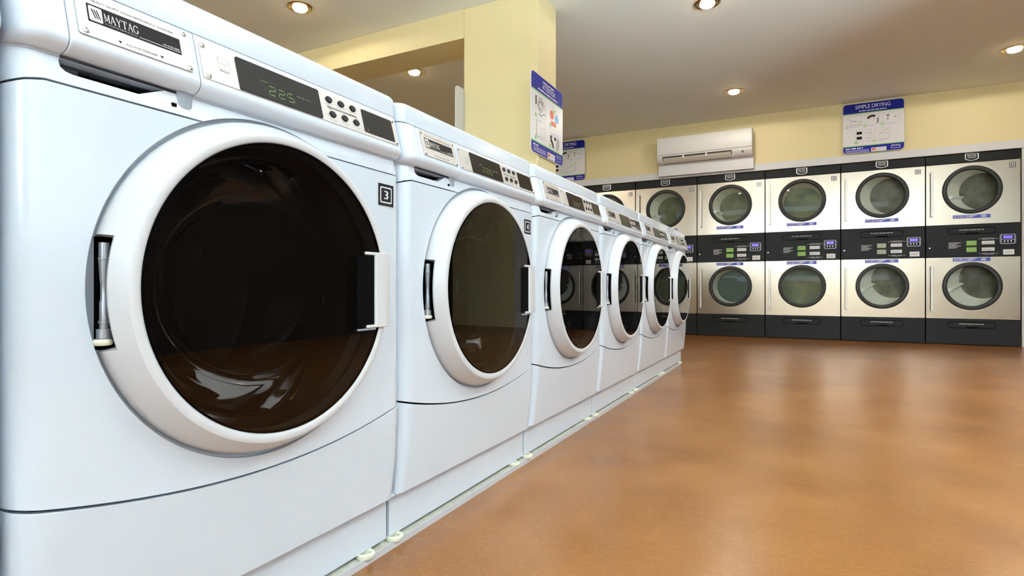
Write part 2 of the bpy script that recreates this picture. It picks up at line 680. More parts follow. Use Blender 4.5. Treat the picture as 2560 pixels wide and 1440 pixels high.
# profile of console: (x, z) from the lid down over the bullnose and back under
CONSOLE = [(-0.060, 0.9655), (-0.0085, 0.9655), (-0.0072, 0.9642)]
for k in range(1, 9):
    z = 0.9642 - (0.9642 - 0.893) * k / 8
    CONSOLE.append((slope_x(z), z))
for k in range(1, 12):
    a = k / 11 * radians(128)
    CONSOLE.append((slope_x(0.893) - 0.016 * (1 - cos(a)) * 0.92 + 0.0035 * sin(a), 0.893 - 0.0205 * sin(a / radians(128) * pi / 2) ** 0.9))
CONSOLE += [(-0.008, 0.8702), (-0.011, 0.8675), (-0.060, 0.866)]


def sweep(bm, prof, ys, off=0.0, cap=True, rounder=True, taper_ends=0.0):
    rings = []
    for y in ys:
        ring = []
        for i, (x, z) in enumerate(prof):
            xx = x
            if 0 < i < len(prof) - 1:
                xx = x + off - (corner(y) if rounder else 0)
                if taper_ends:
                    e = min(y - ys[0], ys[-1] - y)
                    if e < taper_ends:
                        xx -= (taper_ends - sqrt(max(taper_ends ** 2 - (taper_ends - e) ** 2, 0)))
            ring.append(bm.verts.new((xx, y, z)))
        rings.append(ring)
    n = len(prof)
    for a, b in zip(rings, rings[1:]):
        for i in range(n):
            j = (i + 1) % n
            bm.faces.new((a[i], a[j], b[j], b[i]))
    if cap:
        bm.faces.new(rings[0]); bm.faces.new(rings[-1][::-1])
    return bm


def lin(a, b, n):
    return [a + (b - a) * k / n for k in range(n + 1)]


# serif letters for the wordmark: strokes with slab feet, unit box
SERIF = {
    'M': [((.12, 0), (.12, 1), .07), ((.12, 1), (.5, .15), .15), ((.5, .15), (.88, 1), .07), ((.88, 0), (.88, 1), .17), ((0, .03), (.26, .03), .07), ((.72, .03), (1, .03), .07), ((0, .97), (.2, .97), .07), ((.82, .97), (1, .97), .07)],
    'A': [((.1, 0), (.5, 1), .08), ((.5, 1), (.9, 0), .18), ((.25, .36), (.75, .36), .08), ((0, .03), (.25, .03), .07), ((.72, .03), (1, .03), .07)],
    'Y': [((.1, 1), (.5, .45), .17), ((.9, 1), (.5, .45), .08), ((.5, 0), (.5, .5), .17), ((.32, .03), (.68, .03), .07), ((0, .97), (.28, .97), .07), ((.74, .97), (1, .97), .07)],
    'T': [((.5, 0), (.5, 1), .19), ((0.04, .95), (.96, .95), .10), ((.3, .03), (.7, .03), .07), ((.06, .74), (.06, 1), .08), ((.94, .74), (.94, 1), .08)],
    'G': [((.86, .74), (.86, .98), .08), ((.84, 0.05), (.84, .44), .16), ((.64, .42), (1, .42), .07)],
}


def wordmark(a, s, u0, v0, u1, v1, m, layer):
    n = len(s)
    cw = (u1 - u0) / n
    h = v1 - v0
    for i, ch in enumerate(s):
        x0 = u0 + cw * i
        w = cw * 0.92
        for p, q, t in SERIF[ch]:
            a.line((x0 + p[0] * w, v0 + p[1] * h), (x0 + q[0] * w, v0 + q[1] * h), t * w, m, layer)
        if ch == 'G':
            pts = [(x0 + w * (.48 + .42 * cos(b)), v0 + h * (.5 + .47 * sin(b))) for b in lin(radians(42), radians(318), 14)]
            a.path(pts, .13 * w, m, layer)


def sevenseg(a, s, u, v, w, h, gap, m, layer):
    segs = {'2': 'abged', '5': 'afgcd'}
    t = h * 0.12
    for ch in s:
        P = {'a': ((u, v + h), (u + w, v + h)), 'b': ((u + w, v + h / 2), (u + w, v + h)), 'c': ((u + w, v), (u + w, v + h / 2)),
             'd': ((u, v), (u + w, v)), 'e': ((u, v), (u, v + h / 2)), 'f': ((u, v + h / 2), (u, v + h)), 'g': ((u, v + h / 2), (u + w, v + h / 2))}
        for k in segs[ch]:
            p, q = P[k]
            p2 = (p[0] + (q[0] - p[0]) * .12, p[1] + (q[1] - p[1]) * .12)
            q2 = (p[0] + (q[0] - p[0]) * .88, p[1] + (q[1] - p[1]) * .88)
            a.line(p2, q2, t, m, layer)
        u += w + gap


def screw(bm, y, z, r=0.0042):
    """dome screw head standing on the console plate"""
    fr = console_frame(0.0015)
    n = 14
    rings = []
    for rr, d in ((r * 1.25, 0), (r * 1.15, 0.0008), (r * 0.95, 0.0010), (r * 0.85, 0.0022), (r * 0.45, 0.0028), (r * 0.3, 0.0016)):
        rings.append([bm.verts.new(fr(y + rr * cos(2 * pi * k / n), z + rr * sin(2 * pi * k / n), d)) for k in range(n)])
    for a, b in zip(rings, rings[1:]):
        for k in range(n):
            j = (k + 1) % n
            bm.faces.new((a[k], a[j], b[j], b[k]))
    bm.faces.new(rings[-1])


def make_washer(label):
    root = thing('washing_machine', label, 'washing machine', (XF, YL0, 0), 'white front loading washers in the long row')
    # cabinet: sides, back, bottom and inner front bulkhead, rounded at the front corners
    bm = bmesh.new()
    dep = -0.72
    r = 0.028
    prof = [(dep, g), (-0.036 - r, g)]
    for k in range(1, 7):
        a = pi / 2 * k / 6
        prof.append((-0.036 - r + r * sin(a), g + r * (1 - cos(a))))
    pr2 = [(x, W - y) for x, y in prof][::-1]
    lo, hi = 0.124, 0.966
    def shell(pts, z0, z1):
        a = [bm.verts.new((x, y, z0)) for x, y in pts]
        b = [bm.verts.new((x, y, z1)) for x, y in pts]
        for i in range(len(pts) - 1):
            bm.faces.new((a[i], a[i + 1], b[i + 1], b[i]))
    shell(prof, lo, hi)
    shell(pr2, lo, hi)
    shell([(dep, W - g), (dep, g)], lo, hi)
    box(bm, dep, -0.02, g, W - g, lo, lo + 0.004)
    finish('cabinet', bm, M['white'], root)
    # lid
    bm = bmesh.new()
    zb, zt = 0.9675, 1.0135
    rl = 0.026
    out = rrect(-0.73, -0.010, g, W - g, rl, 8)
    lev = [(0.0, zb), (-0.0, zb + 0.001), (0.0, zt - 0.012)] + [(-0.012 * (1 - cos(pi / 2 * k / 5)), zt - 0.012 + 0.012 * sin(pi / 2 * k / 5)) for k in range(1, 6)]
    cx, cyy = -0.37, W / 2
    rings = []
    for ins, z in lev:
        ring = []
        for x, y in out:
            sx = 1 + ins / 0.36
            sy = 1 + ins / 0.347
            ring.append(bm.verts.new((cx + (x - cx) * sx, cyy + (y - cyy) * sy, z)))
        rings.append(ring)
    n = len(out)
    for a, b in zip(rings, rings[1:]):
        for i in range(n):
            j = (i + 1) % n
            bm.faces.new((a[i], a[j], b[j], b[i]))
    bm.faces.new(rings[0][::-1]); bm.faces.new(rings[-1])
    finish('top_lid', bm, M['white'], root)
    # console (left stub and right body) and the dispenser drawer between them
    D0, D1 = 0.0525, 0.2165
    bm = bmesh.new()
    ys = [g] + sorted(y for y in YC if g < y < D0 - 0.002) + [D0 - 0.0012]
    sweep(bm, CONSOLE, ys)
    ys = [D1 + 0.0012] + lin(D1 + 0.004, W - 0.034, 6) + sorted(y for y in YC if y > W - 0.034) + [W - g]
    sweep(bm, CONSOLE, sorted(set(ys)))
    finish('console', bm, M['white'], root, smooth=40)
    bm = bmesh.new()
    DR = [(x, z) for x, z in CONSOLE[1:]]
    DR = [(-0.06, 0.9645)] + [(x, min(z, 0.9635)) for x, z in CONSOLE[1:-3]] + [(-0.012, 0.8735), (-0.06, 0.8735)]
    ys = [D0, D0 + 0.0006, D0 + 0.0015, D0 + 0.003] + lin(D0 + 0.006, D1 - 0.006, 3) + [D1 - 0.003, D1 - 0.0015, D1 - 0.0006, D1]
    sweep(bm, DR, ys, off=0.0022, rounder=False, taper_ends=0.003)
    drawer = finish('dispenser_drawer', bm, M['white'], root, smooth=40)
    # silver plate on the drawer
    a = Art(console_frame(0.0042), 0.00022)
    a.plate(0.0615, 0.8985, 0.2055, 0.9595, 'plate', 0.0016, r=0.003)
    a.text('HEAVY DUTY HIGH EFFICIENCY WASHER', 0.079, 0.9470, 0.183, 0.9497, 'print_dark')
    a.rect(0.0735, 0.9185, 0.1910, 0.9425, 'print_black', 1)
    a.rect(0.0752, 0.9207, 0.0905, 0.9402, 'print_white', 2, r=0.002)
    a.rect(0.0764, 0.9222, 0.0893, 0.9387, 'plate', 3, r=0.0015)
    for k in range(3):
        u = 0.0800 + 0.0028 * k
        a.line((u - 0.0016, 0.9362), (u + 0.0022, 0.9245), 0.0013, 'print_black', 4)
    wordmark(a, 'MAYTAG', 0.0925, 0.9252, 0.1345, 0.9365, 'print_white', 2)
    a.text('COMMERCIAL', 0.0925, 0.9212, 0.1325, 0.9232, 'print_grey')
    a.rect(0.1340, 0.9214, 0.1895, 0.9221, 'print_white', 2)
    a.text('WASHER', 0.1655, 0.9235, 0.1890, 0.9262, 'print_white')
    a.text('PULL FOR DISPENSER', 0.1150, 0.9028, 0.1550, 0.9055, 'print_dark')
    for u in (0.108, 0.161):
        a.poly([(u - 0.0025, 0.9060), (u, 0.9025), (u + 0.0025, 0.9060)], 'print_black', 1)
    pl = a.done('name_plate', drawer)
    for y, z in ((0.0690, 0.9045), (0.2000, 0.9035), (0.1985, 0.9540), (0.0665, 0.9545)):
        bm = bmesh.new(); screw(bm, y, z)
        s = finish('screw', bm, M['chrome'], drawer)
        s.location = (0.0022, 0, 0)
    # long control plate
    a = Art(console_frame(0.0014), 0.00022)
    a.plate(0.2225, 0.8985, 0.6715, 0.9555, 'plate', 0.0014, r=0.003)
    for k, (u0, v0, u1, v1) in enumerate(((0.251, 0.924, 0.271, 0.941),)):
        a.frame_rect(u0, v0, u1, v1, 0.0006, 'print_grey', 1)
        a.path([(u0 + .002, v0 + .004), (u0 + .006, v0 + .011), (u0 + .010, v0 + .005), (u0 + .014, v0 + .012), (u0 + .018, v0 + .006)], 0.0007, 'print_grey', 1)
        a.words(u0 + .001, v0 - .005, u1 - .001, v0 - .0015, 'print_grey')
    # captions under and over the buttons
    for u in (0.4780, 0.5095, 0.5415):
        a.rect(u - 0.010, 0.9352, u + 0.010, 0.9359, 'print_grey', 1)
    for u, v in ((0.4810, 0.906), (0.5125, 0.907), (0.5445, 0.907)):
        a.rect(u - 0.010, v - 0.0012, u + 0.010, v, 'print_grey', 1)
        a.rect(u - 0.007, v - 0.0040, u + 0.007, v - 0.0030, 'print_grey', 1)
    a.rect(0.4710, 0.9275, 0.5480, 0.9302, 'brown', 1)
    a.rect(0.4760, 0.9235, 0.4775, 0.9275, 'brown', 1)
    a.rect(0.5465, 0.9225, 0.5480, 0.9275, 'brown', 1)
    a.words(0.479, 0.9281, 0.527, 0.9296, 'print_grey')
    cp = a.done('control_plate', root)
    a = Art(console_frame(0.0032), 0.0003)
    a.plate(0.2825, 0.8995, 0.4530, 0.9540, 'screen', 0.0018, r=0.003)
    sevenseg(a, '225', 0.3380, 0.9085, 0.0125, 0.0145, 0.0065, 'led', 1)
    a.words(0.3960, 0.9210, 0.4270, 0.9250, 'led_dim')
    a.words(0.322, 0.9265, 0.340, 0.9292, 'led_dim')
    disp = a.done('display_window', root)
    for u, v in ((0.4780, 0.9435), (0.5095, 0.9440), (0.5410, 0.9443), (0.4810, 0.9155), (0.5125, 0.9165), (0.5440, 0.9165)):
        bm = bmesh.new()
        fr = console_frame(0.0015)
        n = 16
        prf = []
        for rr, d in ((1.0, 0), (1.0, 0.0018), (0.85, 0.0028), (0.0, 0.0026)):
            if rr == 0:
                prf.append([bm.verts.new(fr(u, v, d))])
            else:
                prf.append([bm.verts.new(fr(u + rr * 0.0082 * (1 + 0.10 * cos(6 * 2 * pi * k / n)) * cos(2 * pi * k / n), v + rr * 0.0062 * sin(2 * pi * k / n), d)) for k in range(n)])
        for p, q in zip(prf, prf[1:]):
            for k in range(n):
                j = (k + 1) % n
                bm.faces.new((p[k], p[j], q[j], q[k]) if len(q) > 1 else (p[k], p[j], q[0]))
        finish('button', bm, M['button'], root)
    a = Art(console_frame(0.0028), 0.0003)
    a.plate(0.5665, 0.9045, 0.6590, 0.9515, 'screen', 0.0014, r=0.002)
    a.disc(0.575, 0.9085, 0.0013, 'chrome', 1)
    a.done('card_reader_blank', root)
    for y, z in ((0.2285, 0.9505), (0.2310, 0.9035), (0.6650, 0.9525), (0.6660, 0.9040)):
        bm = bmesh.new(); screw(bm, y, z, 0.0036)
        finish('screw', bm, M['chrome'], root)
    # strip under the console: from the seam to the bullnose, bitten by the door opening, with the drawer grip hole
    RH = 0.2755
    zt = 0.8685
    zs = 0.8385
    ang = math.asin((zs - CZ) / RH)
    y_l, y_r = CY - RH * cos(ang), CY + RH * cos(ang)
    left = [(g, zs - 0.010), (g + 0.012, zs - 0.005), (g + 0.030, zs - 0.001), (y_l, zs)]
    bite = [(CY + RH * cos(b), CZ + RH * sin(b)) for b in lin(pi - ang, ang, 40)]
    right = [(y_r, zs), (W - g - 0.015, zs - 0.0005), (W - g, zs - 0.004)]
    outline = left + bite[1:-1] + right + [(W - g, zt), (g, zt)]
    hole = [(0.0505, 0.8682), (0.0490, 0.8640), (0.0500, 0.8570), (0.0550, 0.8525), (0.0630, 0.8510), (0.1390, 0.8510), (0.1770, 0.8682)]
    bm = slab([outline, hole], 0.02, fr_x, YC, lambda x, y, z: (x - corner(y) - 0.001 - 0.006 * max(0, (z - 0.845) / 0.0235), y, z))
    finish('upper_panel', bm, M['white'], root, bevel=0.0018)
    # grip pocket behind that hole
    bm = bmesh.new()
    box(bm, -0.075, -0.022, 0.046, 0.180, 0.846, 0.848)
    box(bm, -0.075, -0.073, 0.046, 0.180, 0.846, 0.8725)
    box(bm, -0.075, -0.022, 0.046, 0.048, 0.846, 0.8725)
    box(bm, -0.075, -0.022, 0.178, 0.180, 0.846, 0.8725)
    box(bm, -0.055, -0.045, 0.052, 0.088, 0.856, 0.8725, 1)
    finish('grip_pocket', bm, [M['dark'], M['greyplastic']], root)
    newbox('latch_hole', (-0.0055, -0.0010, 0.1840, 0.1905, 0.8480, 0.8530), M['black'], root)
    # scooped finger rest beside the pocket
    bm = bmesh.new()
    n1, n2 = 14, 12
    grid = []
    for i in range(n1 + 1):
        row = []
        for k in range(n2 + 1):
            a_, b_ = i / n1, k / n2
            u = 0.1925 + 0.0240 * a_
            v = 0.8445 + 0.0275 * b_
            d = 0.0045 * sqrt(max(0.0, 1 - (2 * a_ - 1) ** 2)) * sqrt(max(0.0, 1 - (1 - min(1, b_ * 1.5)) ** 2))
            row.append(bm.verts.new((-0.0058 + d, u, v)))
        grid.append(row)
    for i in range(n1):
        for k in range(n2):
            bm.faces.new((grid[i][k], grid[i + 1][k], grid[i + 1][k + 1], grid[i][k + 1]))
    bmesh.ops.solidify(bm, geom=bm.faces[:], thickness=0.003)
    finish('finger_rest', bm, M['white'], root)
    # front panel with the round door opening
    zs = 0.8355
    ang = math.asin((zs - CZ) / RH)
    y_l, y_r = CY - RH * cos(ang), CY + RH * cos(ang)
    outline = [(y, smile(y) + 0.002) for y in lin(g, W - g, 40)]
    outline += [(W - g, zs - 0.004), (W - g - 0.015, zs - 0.0005)]
    outline += [(CY + RH * cos(b), CZ + RH * sin(b)) for b in lin(ang, ang - (pi + 2 * ang), 110)]
    outline += [(g + 0.030, zs - 0.001), (g + 0.012, zs - 0.005), (g, zs - 0.010)]
    bm = slab([outline], 0.016, fr_x, YC, fmap_corner)
    # flange behind the door ring
    fl = bmesh.new()
    lathe_x(fl, [(RH + 0.010, -0.0125), (0.236, -0.016), (0.236, -0.022), (RH + 0.010, -0.020)], CY, CZ, 72, close=True)
    me = bpy.data.meshes.new('tmp'); fl.to_mesh(me); fl.free(); bm.from_mesh(me); bpy.data.meshes.remove(me)
    finish('front_panel', bm, M['white'], root, bevel=0.0022)
    # lower panel, leaning back towards its foot
    outline = [(g + 0.004, 0.1225), (W - g - 0.004, 0.1225)] + [(y, smile(y) - 0.002) for y in lin(W - g, g, 40)]
    bm = slab([outline], 0.016, fr_x, YC, lambda x, y, z: (x - corner(y, 0.024) - 0.018 * max(0, (0.30 - z) / 0.18) ** 1.3, y, z))
    finish('lower_panel', bm, M['white'], root, bevel=0.0035)
    # kick plate and feet
    newbox('kick_plate', (-0.30, -0.042, 0.0055, W - 0.0055, 0.0235, 0.1235), M['white'], root, bevel=0.002)
    for y in (0.022, 0.625):
        bm = bmesh.new()
        n = 24
        rings = []
        for rr, z in ((0.008, 0.0160), (0.010, 0.0165), (0.0125, 0.0222), (0.0165, 0.0245), (0.0205, 0.0222), (0.0212, 0.0180), (0.0190, 0.0131), (0.0, 0.0131)):
            rings.append([bm.verts.new((-0.042 + rr * cos(2 * pi * k / n), y + rr * sin(2 * pi * k / n), z)) for k in range(n)] if rr else [bm.verts.new((-0.042, y, z))])
        for p, q in zip(rings, rings[1:]):
            for k in range(n):
                j = (k + 1) % n
                bm.faces.new((p[k], p[j], q[j], q[k]) if len(q) > 1 else (p[k], p[j], q[0]))
        bm.faces.new(rings[0])
        finish('levelling_foot', bm, M['cream'], root)
    # ---- door: ring, glass, bowl, handle, hinge
    A = [(0.2285, 0.012), (0.2285, 0.032), (0.2305, 0.0385), (0.2330, 0.0425), (0.2365, 0.0445), (0.2452, 0.0443), (0.2477, 0.0431), (0.2490, 0.0408),
         (0.2525, 0.0350), (0.2615, 0.0200), (0.2670, 0.0080), (0.2688, 0.0010), (0.2688, -0.0080)]
    B = A[:9] + [(0.2608, 0.0212), (0.2602, 0.0170), (0.2380, 0.0120), (0.2380, 0.0110)]
    nt, nb = radians(14.7), radians(17.5)
    angs = sorted([2 * pi * k / 128 for k in range(128) if not (pi - nt - 0.01 < 2 * pi * k / 128 < pi + nb + 0.01)] + [pi - nt - 1e-5, pi + nb + 1e-5])
    seq = []
    for t in angs:
        seq.append((t, A))
        if abs(t - (pi - nt - 1e-5)) < 1e-9:
            for k in range(0, 11):
                seq.append((pi - nt + (nt + nb) * k / 10, B))
    bm = bmesh.new()
    rings = [[bm.verts.new((x, CY + r * cos(t), CZ + r * sin(t))) for r, x in pr] for t, pr in seq]
    for a_, b_ in zip(rings, rings[1:] + rings[:1]):
        for k in range(len(A) - 1):
            vs = [a_[k], a_[k + 1], b_[k + 1], b_[k]]
            bm.faces.new(vs)
    ring = finish('door_ring', bm, M['ring'], root, smooth=32)
    bm = bmesh.new()
    lathe_x(bm, [(0.2335, 0.0405), (0.2325, 0.0432), (0.2295, 0.0432), (0.2290, 0.0400)], CY, CZ, 96)
    finish('glass_gasket', bm, M['black'], ring)
    bm = bmesh.new()
    R8 = 45.0
    lathe_x(bm, [(r, 0.0455 - r * r / (2 * R8)) for r in (0.0, 0.04, 0.08, 0.12, 0.155, 0.185, 0.208, 0.222, 0.2312)][::-1], CY, CZ, 96)
    finish('door_glass', bm, M['doorglass'], ring, smooth=80)
    bm = bmesh.new()
    lathe_x(bm, [(0.2285, 0.012), (0.215, 0.008), (0.205, 0.000), (0.175, -0.060), (0.155, -0.090), (0.12, -0.108), (0.06, -0.116), (0.0, -0.118)], CY, CZ, 48)
    finish('glass_bowl', bm, M['bowl'], ring, smooth=60)
    # handle: black cup let into the glass edge and a white bracket over the ring
    bm = bmesh.new()
    slab([rrect(0.5045, 0.5570, 0.5150, 0.6520, 0.004, 3)], 0.026, lambda u, v, d: (0.0462 + d, u, v), bm=bm)
    finish('handle_cup', bm, M['black'], ring)
    bm = bmesh.new()
    prof = [(0.5525, 0.0448), (0.5535, 0.0485), (0.5560, 0.0505), (0.5700, 0.0508), (0.5850, 0.0500), (0.5985, 0.0470), (0.6075, 0.0400), (0.6100, 0.0300), (0.6115, 0.0150), (0.5950, 0.0120), (0.5560, 0.0300)]
    lo_, hi_ = 0.5125, 0.6600
    aa = [bm.verts.new((x, y, lo_)) for y, x in prof]
    bb = [bm.verts.new((x, y, hi_)) for y, x in prof]
    n = len(prof)
    for i in range(n):
        j = (i + 1) % n
        bm.faces.new((aa[i], aa[j], bb[j], bb[i]))
    bm.faces.new(aa[::-1]); bm.faces.new(bb)
    box(bm, 0.0380, 0.0492, 0.5300, 0.5560, 0.5125, 0.5185)
    box(bm, 0.0380, 0.0492, 0.5270, 0.5560, 0.6540, 0.6600)
    finish('handle', bm, M['ring'], ring, bevel=0.0015)
    newbox('handle_ledge', (0.038, 0.0475, 0.5060, 0.5560, 0.5085, 0.5120), M['greyplastic'], ring)
    # hinge in the slot on the left: dark pocket, pin and cream washer
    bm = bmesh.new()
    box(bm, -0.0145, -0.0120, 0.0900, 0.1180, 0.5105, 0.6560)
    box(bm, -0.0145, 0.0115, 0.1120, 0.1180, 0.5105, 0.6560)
    box(bm, -0.0145, -0.0118, 0.0745, 0.0900, 0.5080, 0.6560, 1)  # grey strip added over the white flange, its colour standing in for shade
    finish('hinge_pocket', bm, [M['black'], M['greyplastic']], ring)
    bm = bmesh.new()
    prof = [(0, 0.648), (0.0062, 0.648), (0.0062, 0.629), (0.0070, 0.6285), (0.0070, 0.6265), (0.0064, 0.626), (0.0050, 0.600), (0.0044, 0.595), (0.0044, 0.575), (0.0055, 0.572), (0.0055, 0.548), (0.0068, 0.5475), (0.0068, 0.5450), (0.0055, 0.5445), (0.0055, 0.538), (0.0088, 0.5375), (0.0088, 0.5255), (0, 0.5255)]
    n = 20
    rings = [[bm.verts.new((-0.0025 + r * cos(2 * pi * k / n), 0.0975 + r * sin(2 * pi * k / n), z)) for k in range(n)] if r else [bm.verts.new((-0.0025, 0.0975, z))] for r, z in prof]
    for p, q in zip(rings, rings[1:]):
        for k in range(n):
            j = (k + 1) % n
            if len(p) == 1: bm.faces.new((p[0], q[k], q[j]))
            elif len(q) == 1: bm.faces.new((p[k], p[j], q[0]))
            else: bm.faces.new((p[k], p[j], q[j], q[k]))
    finish('hinge_pin', bm, M['pin'], ring, smooth=40)
    bm = bmesh.new()
    prof = [(0, 0.5250), (0.0095, 0.5250), (0.0115, 0.5225), (0.0115, 0.5195), (0.0095, 0.5170), (0, 0.5170)]
    rings = [[bm.verts.new((-0.0010 + r * cos(2 * pi * k / n), 0.0945 + r * sin(2 * pi * k / n), z)) for k in range(n)] if r else [bm.verts.new((-0.0010, 0.0945, z))] for r, z in prof]
    for p, q in zip(rings, rings[1:]):
        for k in range(n):
            j = (k + 1) % n
            if len(p) == 1: bm.faces.new((p[0], q[k], q[j]))
            elif len(q) == 1: bm.faces.new((p[k], p[j], q[0]))
            else: bm.faces.new((p[k], p[j], q[j], q[k]))
    finish('hinge_washer', bm, M['cream'], ring, smooth=40)
    # drum with lifter ribs seen through the glass
    bm = bmesh.new()
    lathe_x(bm, [(0.232, 0.004), (0.212, -0.004), (0.205, -0.020), (0.214, -0.050), (0.255, -0.075), (0.262, -0.10), (0.262, -0.40), (0.20, -0.43), (0.0, -0.43)], CY, CZ, 64)
    for k in range(3):
        t = radians(30 + 120 * k)
        ca, sa = cos(t), sin(t)
        vs = []
        for x in (-0.11, -0.39):
            for w_, rr in ((-0.03, 0.262), (-0.012, 0.215), (0.012, 0.215), (0.03, 0.262)):
                vs.append(bm.verts.new((x, CY + rr * ca - w_ * sa, CZ + rr * sa + w_ * ca)))
        for i in range(3):
            bm.faces.new((vs[i], vs[i + 1], vs[i + 5], vs[i + 4]))
        bm.faces.new(vs[:4]); bm.faces.new(vs[4:][::-1])
    finish('drum', bm, M['drum'], root, smooth=40)
    return root


def number_sticker(root, num):
    a = Art(lambda u, v, d: (0.0006 + d - corner(u) * (1 if u > 0.6 else 0), u, v), 0.0002)
    a.rect(0.6160, 0.7640, 0.6680, 0.8128, 'print_white', 0)
    a.rect(0.6172, 0.7650, 0.6668, 0.8118, 'sticker_black', 1)
    a.rect(0.6232, 0.7712, 0.6608, 0.8056, 'print_white', 2, r=0.004)
    a.rect(0.6262, 0.7740, 0.6578, 0.8028, 'sticker_black', 3, r=0.002)
    a.text(num, 0.6360, 0.7795, 0.6480, 0.7975, 'print_white', 4)
    vs, fs = text_geo(num)
    for du in (-0.0012, 0.0012):                        # heavier strokes
        a.text(num, 0.6360 + du, 0.7795, 0.6480 + du, 0.7975, 'print_white', 4 + (du > 0) * 0.5)
    a.done('number_sticker', root)


WL = ['white front loading washer cut off by the left picture edge',
      'nearest whole white washer, big dark door, number 3 sticker beside it',
      'white washer with the number 4 sticker, second whole machine from the camera',
      'white washer right after the number 4 machine, its door mirroring the steel dryers',
      'fourth whole white washer from the camera, between two far washers mid row',
      'white washer second from the far end of the washer row',
      'last white washer at the far end of the row beside the open floor']
w0 = make_washer(WL[0])
washers = [w0] + [copy_tree(w0) for _ in range(6)]
for i, o in enumerate(washers):
    o.location.y = YL0 + (i - 1) * W
    o['label'] = WL[i]
for i, num in ((0, '2'), (1, '3'), (2, '4'), (4, '6'), (5, '7'), (6, '8')):
    number_sticker(washers[i], num)


# ------------------------------------------------------------------ stacked dryers
# local frame: x across, y into the wall (front at y = 0), z up
def yfr(u, v, d):
    return (u, -d, v)


def lathe_y(bm, prof, cx, cz, n=64, mi=0, shift=None, close=False):
    """revolve (r, depth) about the y axis; shift(depth) -> (dx, dz)"""
    rings = []
    for r, y in prof:
        dx, dz = shift(y) if shift else (0, 0)
        rings.append([bm.verts.new((cx + dx + r * cos(2 * pi * k / n), y, cz + dz + r * sin(2 * pi * k / n))) for k in range(n)] if r > 1e-6 else [bm.verts.new((cx + dx, y, cz + dz))])
    for a, b in list(zip(rings, rings[1:])) + ([(rings[-1], rings[0])] if close else []):
        for k in range(n):
            j = (k + 1) % n
            if len(b) == 1: f = bm.faces.new((a[k], a[j], b[0]))
            elif len(a) == 1: f = bm.faces.new((a[0], b[j], b[k]))
            else: f = bm.faces.new((a[k], a[j], b[j], b[k]))
            f.material_index = mi


def badge(parent, cx, z0, z1, y):
    w = 0.056
    a = Art(lambda u, v, d: (u, y - d, v), 0.0006)
    sh = lambda k: [(cx - w * k, z1 - (1 - k) * .03), (cx + w * k, z1 - (1 - k) * .03), (cx + w * k, z0 + .018 + (1 - k) * .02), (cx + w * .6 * k, z0 + .006 + (1 - k) * .03), (cx, z0 + (1 - k) * .035), (cx - w * .6 * k, z0 + .006 + (1 - k) * .03), (cx - w * k, z0 + .018 + (1 - k) * .02)]
    a.poly(sh(1.0)[::-1], 'badge', 4)
    a.poly(sh(0.86)[::-1], 'dryblack', 5)
    zm = (z0 + z1) / 2 + .006
    a.text('MAYTAG', cx - w * .66, zm, cx + w * .66, zm + .020, 'print_white', 6)
    a.text('COMMERCIAL', cx - w * .62, zm - .018, cx + w * .62, zm - .005, 'print_white', 6)
    return a.done('badge', parent)


def pull_outline(parent, z, text=True):
    """long rounded pull drawn into the black panel, with a finger notch and a line of small print"""
    u0, u1 = 0.190, 0.583
    h = 0.062
    a = Art(lambda u, v, d: (u, -0.001 - d, v), 0.0008)
    pts = rrect(u0, u1, z, z + h, 0.030, 6)
    a.path(pts + pts[:1], 0.007, 'black', 1)
    a.poly([(0.330, z - .004), (0.455, z - .004), (0.440, z + .012), (0.345, z + .012)], 'black', 1)
    a.words(0.285, z + .037, 0.490, z + .047, 'print_grey', 2)
    return a.done('pull_recess', parent)


def label_strip(parent, z):
    a = Art(lambda u, v, d: (u, -0.0005 - d, v), 0.0006)
    u0, u1, h = 0.232, 0.540, 0.036
    a.rect(u0, z, u1, z + h, 'blue_mid', 1)
    a.rect(u0 + .008, z + .006, u0 + .150, z + h - .005, 'lavender', 2)
    a.poly([(u0 + .150, z + .006), (u0 + .205, z + h - .005), (u0 + .150, z + h - .005)], 'lavender', 2)
    a.rect(u1 - .075, z + .006, u1 - .035, z + h - .006, 'lavender', 2)
    a.words(u0 + .014, z + .011, u0 + .140, z + h - .010, 'blue_mid', 3)
    return a.done('label_strip', parent)


DZ = [(1.2505, 1.8855, 1.6055), (0.2705, 0.9085, 0.6105)]     # door panels: bottom, top, window centre
DCX = 0.389


